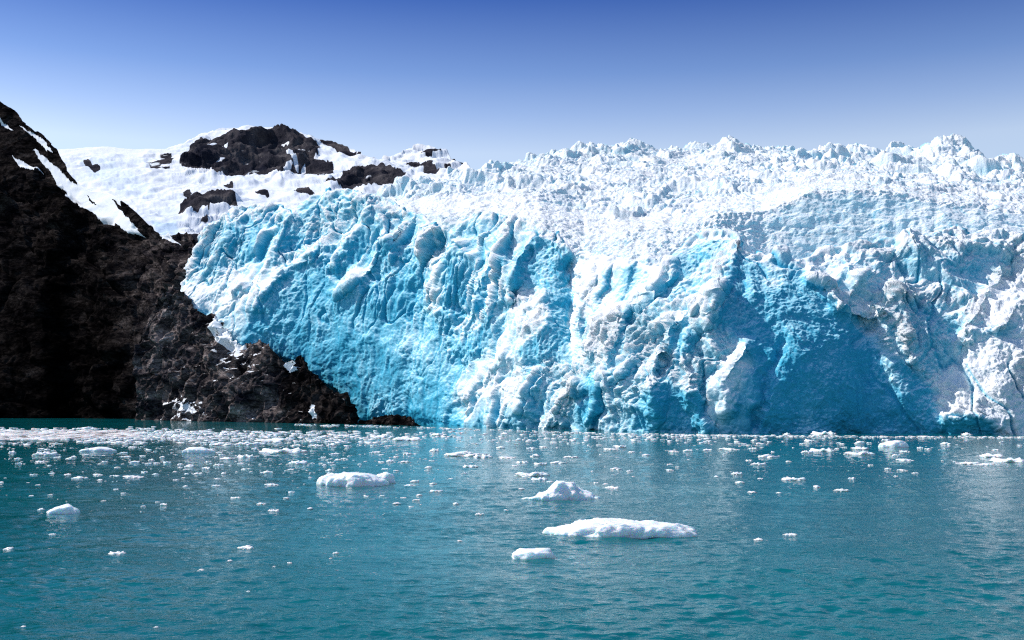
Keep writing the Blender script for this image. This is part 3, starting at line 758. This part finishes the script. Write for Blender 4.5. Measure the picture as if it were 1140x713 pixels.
bergs = [
 ('iceberg', 699, 599, 178, .42, [(-1,.30),(-.9,.45),(-.66,.55),(-.5,.80),(-.27,1.0),(-.05,.92),(.2,.74),(.45,.66),(.7,.64),(.9,.46),(1,.3)], 17.5, 1., .20, 'largest flat iceberg, long and low with a rounded hump, right of the small blocky one', .42),
 ('iceberg', 629, 557, 80, .5, [(-1,.1),(-.8,.25),(-.5,.45),(-.3,.62),(-.2,1.0),(0,1.05),(.25,.98),(.34,.66),(.6,.42),(.8,.25),(1,.1)], 19, 5.2, .16, 'pointed iceberg with a flat knob on top, behind the largest one', .7),
 ('iceberg', 593.5, 623, 46, .7, [(-1,.6),(-.6,.8),(0,.9),(.5,1.0),(.8,.8),(1,.55)], 11.5, 9.1, .22, 'small blocky white iceberg in front of the long flat one, closest iceberg to the camera', .45),
 ('iceberg', 393, 542, 74, .6, [(-1,.8),(-.8,.95),(-.3,1.),(.3,.9),(.6,.7),(1,.5)], 14.5, 13.3, .12, 'flat topped white iceberg with bluish side at left of centre', .35),
 ('iceberg', 429, 538.5, 22, .8, [(-1,.8),(0,1.),(1,.7)], 13, 15.3, .12, 'rounded ice knob touching the right end of the flat topped iceberg', .5),
 ('iceberg', 67, 572.5, 30, .8, [(-1,.3),(-.5,.7),(0,1.),(.5,.8),(1,.3)], 10, 21.3, .2, 'lone dome shaped white iceberg on the dark water at far left', .6),
 ('iceberg', 999.5, 498.5, 31, .8, [(-1,.7),(0,.95),(.5,1.),(1,.5)], 8, 27.3, .15, 'loaf shaped white iceberg floating below the blue ice at right', .45),
 ('iceberg', 218, 505, 32, .7, [(-1,.8),(0,1.),(.5,.8),(1,.5)], 7, 31.3, .15, 'square edged white iceberg amid the loose floes at left', .4),
 ('iceberg', 105, 503, 38, .7, [(-1,.4),(0,1.),(.5,.8),(1,.4)], 5, 35.3, .15, 'rounded white iceberg at the edge of the dense ice at far left', .5),
]
for nm, bx_, by, wpx_, dr, prof, hp, sd, na, lab, bxp in bergs:
    s = pxm(by); w = wpx_*s
    me = berg_mesh(nm, w, w*dr, prof, hp*s*.92, 6 if wpx_ > 60 else 4, sd, na, BERG, bxp)
    place(nm, me, bx_, by, lab, 'iceberg', dy=w*dr*.42)

# ---- smaller pieces
LZ = [(275,80,65),(300,150,10),(130,185,30),(700,130,75),(780,130,60),(872,118,75),(910,153,115),(1010,108,35),(1000,135,40),(397,168,35),(425,186,30),(257,236,45),(312,226,28),(360,230,35),(425,234,60),
 (573,193,22),(692,196,26),(724,175,45),(785,170,45),(630,222,30),(600,200,30),(60,190,22),(130,336,20),(375,476,42),(783,458,40),(750,299,24),(828,318,28),(908,299,20),(867,340,35),(865,258,40),
 (1065,474,18),(1050,490,12),(730,498,18),(640,528,22),(870,517,14),(165,415,18),(27,461,28),(160,288,16),(328,308,16),(520,320,20),(390,284,14),(75,709,20),(122,711,16),(495,709,14),(788,595,12),(920,505,12),
 (1030,195,18),(945,190,50),(850,218,35),(990,190,20),(1052,133,30),(1060,160,30),(940,133,30),(140,163,60),(470,190,18),(515,170,18),(560,242,18),(590,262,16),(100,292,14),(455,325,16),(500,312,14),(985,332,16)]
CZ = [(75,108,60),(150,115,75),(250,100,50),(50,155,35),(85,135,18),(153,160,22),(240,150,32),(100,183,28),(145,185,30),(70,185,22),(325,163,120),(395,170,50),(470,172,50),(545,142,35),(500,128,20),(557,167,30),
 (520,187,32),(575,192,38),(628,188,48),(668,170,35),(550,228,90),(495,197,22),(355,200,40),(797,145,42),(830,138,32),(865,153,22),(910,163,28),(812,208,35),(857,214,22),(985,193,22),(987,211,24),(1010,201,12),
 (803,269,38),(752,252,20),(780,256,18),(740,214,10),(725,150,10),(515,270,20),(605,248,25),(575,241,40),(173,247,28),(160,260,36),(235,254,22),(243,278,36),(190,290,20),(70,293,18),(20,295,22),(118,316,24),(163,329,22),
 (380,351,22),(467,338,16),(307,318,18),(320,435,16),(122,598,16),(1105,147,24),(1000,152,30),(1040,150,30),(450,140,25)]
RZ = [(205,145,50),(190,160,18),(277,143,28),(322,169,55),(342,153,14),(295,193,38),(395,184,18),(227,223,28),(303,238,14),(240,250,28),(278,280,24),(362,283,18),(407,241,56),(485,264,20),(558,275,36),(450,155,30),
 (438,127,14),(458,118,30),(505,150,60),(553,124,14),(568,138,18),(620,161,78),(623,143,42),(615,125,30),(648,125,16),(705,117,28),(765,180,48),(812,140,16),(708,207,22),(755,211,26),(655,195,14),(300,432,28),(325,433,10),
 (397,416,42),(960,189,55),(1015,193,45),(1035,168,55),(1100,182,85),(1050,147,20),(880,180,8),(390,98,25),(510,97,60),(830,105,40),(890,128,30),(960,98,30)]
pieces = [(x/2.85, 450+y/2.85, w/2.85) for x, y, w in LZ]+[(400+x/2.85, 450+y/2.85, w/2.85) for x, y, w in CZ]+[(740+x/2.85, 450+y/2.85, w/2.85) for x, y, w in RZ]
pr = random.Random(12)
while len(pieces) < 288:
    u = pr.random()
    if u < .62: x = pr.uniform(-20, 400); y = pr.triangular(492, 548, 502); w = pr.uniform(3, 8)
    elif u < .85: x = pr.uniform(230, 560); y = pr.triangular(492, 565, 510); w = pr.uniform(3, 9)
    else: x = pr.uniform(500, 1150); y = pr.triangular(487, 545, 492); w = pr.uniform(3, 9)
    if all(abs(x-a)+2.5*abs(y-b) > (w+c)*.6 for a, b, c in pieces): pieces.append((x, y, w))
variants = []
for k in range(12):
    q = random.Random(k)
    prof = [(-1, q.uniform(.2, .7)), (-.5, q.uniform(.4, 1)), (-.1, q.uniform(.5, 1.1)), (.3, q.uniform(.5, 1)), (.7, q.uniform(.3, .9)), (1, q.uniform(.2, .6))]
    variants.append(berg_mesh('ice_floe', 1, .75, prof, q.uniform(.2, .3), 4 if k < 4 else 3, 40+k*3.7, .75, CHUNK, .75, .95))
used = {}
def zone_words(x, y):
    if y < 493: band = 'far out near the foot of the ice'
    elif y < 512: band = 'in the middle distance'
    elif y < 548: band = 'on the calmer water closer in'
    else: band = 'on the near open water'
    third = 'on the left' if x < 300 else 'left of centre' if x < 520 else 'right of centre' if x < 800 else 'on the right'
    return band, third
ANCH = [('the largest flat iceberg', 697, 599), ('the pointed iceberg with a knob on top', 629, 557), ('the small blocky iceberg', 593, 623),
        ('the flat topped iceberg left of centre', 405, 542), ('the dome shaped iceberg at far left', 67, 572), ('the loaf shaped iceberg below the blue ice', 1000, 498)]
def size_word(w): return 'long flat' if w > 22 else 'broad' if w > 13 else 'small' if w > 7 else 'tiny'
def relation(x, y):
    n, ax, ay = min(ANCH, key=lambda a: math.hypot(x-a[1], 3*(y-a[2])))
    dx, dy = x-ax, y-ay
    d = ('left of' if dx < 0 else 'right of') if abs(dx) > 3*abs(dy) else ('beyond' if dy < 0 else 'in front of')
    return n, d, math.hypot(dx, 3*dy)
rank = {}
for i, (x, y, w) in enumerate(pieces):
    n, d, r = relation(x, y); rank.setdefault((n, d, size_word(w)), []).append((r, i))
special = {}
for (n, d, sw), lst in rank.items():
    lst.sort()
    for k, (r, i) in enumerate(lst[:4]):
        if pieces[i][2] > 5: special[i] = ('nearest ', 'second nearest ', 'third nearest ', 'fourth nearest ')[k]+f"{sw} floe {d} {n}"
for i, (x, y, w) in enumerate(pieces):
    s = pxm(y); q = random.Random(i*7+1)
    big = w > 15
    m = variants[q.randrange(4) if w > 12 else q.randrange(12)]
    band, third = zone_words(x, y)
    size = 'long flat' if w > 22 else 'broad' if w > 13 else 'small' if w > 7 else 'tiny'
    lab = special.get(i, f'{size} white ice floe {band}, {third}')
    hs = w*s*(.42 if w > 22 else .6 if w > 12 else .75)*q.uniform(.8, 1.2)
    o = place('ice_floe', m, x, y, lab, 'ice floe', f'{size} ice floes {band} {third}', q.uniform(-.5, .5)+(math.pi if q.random() < .5 else 0), (w*s, w*s*q.uniform(.8, 1.5), hs))

# ---- brash ice too small and too many to count
bpts = []
def brash(n, fx, fy, fw):
    for _ in range(n):
        x = fx(pr); y = fy(pr, x); w = fw(pr, x, y)
        bpts.append((x, y, w))
brash(2600, lambda r: r.triangular(-250, 330, -60), lambda r, x: r.gauss(484.5, 3.6) if r.random() < .8 else r.uniform(478, 496), lambda r, x, y: r.uniform(2, 9))
brash(1500, lambda r: r.uniform(-250, 150), lambda r, x: r.uniform(479.5, 491.5-max(0, x)*.03), lambda r, x, y: r.uniform(8, 24))
brash(700, lambda r: r.uniform(100, 420), lambda r, x: r.uniform(480, 494), lambda r, x, y: r.uniform(2, 10))
brash(1300, lambda r: r.uniform(-60, 470), lambda r, x: r.triangular(486, 540, 492), lambda r, x, y: r.uniform(.7, 3.6))
brash(420, lambda r: r.uniform(380, 860), lambda r, x: r.triangular(480.5, 500, 484), lambda r, x, y: r.uniform(1.5, 8))
brash(800, lambda r: r.uniform(330, 1400), lambda r, x: r.gauss(curve(water_pts, x)+3.0, .7), lambda r, x, y: r.uniform(1.5, 6))
brash(260, lambda r: r.uniform(380, 1300), lambda r, x: r.triangular(485, 530, 488), lambda r, x, y: r.uniform(.8, 4))
brash(260, lambda r: r.uniform(-60, 600), lambda r, x: r.triangular(500, 600, 510), lambda r, x, y: r.uniform(.7, 2.6))
brash(90, lambda r: r.uniform(-60, 1140), lambda r, x: r.uniform(540, 640), lambda r, x, y: r.uniform(.7, 1.8))
lowco, lowfa = ico(2); lowfa = np.array(lowfa)
base = []
for k in range(6):
    c = lowco.copy(); n = fbm(c, .9, 2, .6, k*4.4); c = c*(1+.45*n)[:, None]; c[:, 2] = np.clip(c[:, 2], -.3, .6); base.append(c)
V = []; Fc = []; off = 0
for (x, y, w) in bpts:
    wl_ = float(curve(water_pts, x))
    if x < 392: wl_ = 466+max(0, (x-180))*.025
    if y < wl_+2.2: continue
    if y > 490 and perlin(np.array([x/60.]), np.array([y/5.]), np.array([.5]))[0] < .05-.25*(pr.random() < .25): continue
    D = float(waterD(y)); s = D/F; X = float(ray(x, y)[0])*D; r = w*s/2; a = pr.uniform(0, 6.28); ca, sa_ = math.cos(a), math.sin(a)
    c = base[pr.randrange(6)]
    dz = min(r*pr.uniform(.18, .5), .36 if pr.random() < .9 else .6); ar = pr.uniform(.7, 1.3)
    V.append(np.stack([X+(c[:, 0]*ca-c[:, 1]*sa_)*r, D+(c[:, 0]*sa_+c[:, 1]*ca)*r*ar, c[:, 2]*dz], -1)); Fc.append(lowfa+off); off += len(c)
V = np.concatenate(V); Fc = np.concatenate(Fc)
me = bpy.data.meshes.new('brash_ice'); me.from_pydata(V.tolist(), [], Fc.tolist()); me.polygons.foreach_set('use_smooth', np.ones(len(Fc), bool))
me.materials.append(CHUNK); bi = bpy.data.objects.new('brash_ice', me); C.objects.link(bi)
tag(bi, 'countless small bits of white brash ice floating over the water', 'brash ice', kind='stuff')

# ================================================================= LIGHT
SUN = np.array([-.66, .17, .73]); SUN /= np.linalg.norm(SUN)
el = math.asin(SUN[2])
w = bpy.data.worlds.new('World'); bpy.context.scene.world = w; w.use_nodes = True
nt = w.node_tree; nt.nodes.clear()
sky = nt.nodes.new('ShaderNodeTexSky'); sky.sky_type = 'NISHITA'; sky.sun_disc = False
sky.sun_elevation = el; sky.sun_rotation = math.atan2(SUN[0], SUN[1]); sky.altitude = 800; sky.air_density = 1.0; sky.dust_density = .3; sky.ozone_density = 3
bg = nt.nodes.new('ShaderNodeBackground'); bg.inputs[1].default_value = .10
out = nt.nodes.new('ShaderNodeOutputWorld')
tc = nt.nodes.new('ShaderNodeTexCoord'); sep = nt.nodes.new('ShaderNodeSeparateXYZ'); rp = nt.nodes.new('ShaderNodeValToRGB'); mx = nt.nodes.new('ShaderNodeMix'); mx.data_type = 'RGBA'; mx.blend_type = 'MULTIPLY'; mx.inputs[0].default_value = 1
nt.links.new(tc.outputs['Generated'], sep.inputs[0]); nt.links.new(sep.outputs[2], rp.inputs[0])
SKYR = [(0, (1.5, 1.45, 1.4)), (.222, (2.75, 2.12, 1.75)), (.255, (1.9, 1.66, 1.64)), (.29, (1.15, 1.2, 1.45)), (.36, (.29, .50, 1.04)), (.6, (.70, 1.18, 1.38)), (1, (.74, 1.22, 1.4))]
e = rp.color_ramp.elements
while len(e) < len(SKYR): e.new(.5)
for i, (p, c) in enumerate(SKYR): e[i].position = p; e[i].color = (*c, 1)
nt.links.new(sky.outputs[0], mx.inputs[6]); nt.links.new(rp.outputs[0], mx.inputs[7]); nt.links.new(mx.outputs[2], bg.inputs[0]); nt.links.new(bg.outputs[0], out.inputs[0])
ld = bpy.data.lights.new('sun', 'SUN'); ld.energy = 5.0; ld.angle = math.radians(.5); ld.color = (1, .965, .925)
lo_ = bpy.data.objects.new('sun', ld); C.objects.link(lo_)
from mathutils import Vector
lo_.rotation_euler = Vector(SUN).to_track_quat('Z', 'Y').to_euler()

cam = bpy.data.cameras.new('camera'); co = bpy.data.objects.new('camera', cam); C.objects.link(co)
co.location = (0, 0, HCAM); co.rotation_euler = (math.pi/2+TH, 0, 0)
cam.sensor_width = 36; cam.lens = 36*F/1140; cam.clip_end = 40000; cam.clip_start = .5
sc = bpy.context.scene; sc.camera = co
sc.cycles.use_denoising = False; sc.cycles.filter_width = 1.2; sc.cycles.sample_clamp_indirect = 4; sc.cycles.max_bounces = 6; sc.cycles.diffuse_bounces = 3; sc.cycles.glossy_bounces = 2
sc.view_settings.view_transform = 'Standard'; sc.view_settings.look = 'None'; sc.view_settings.exposure = 0
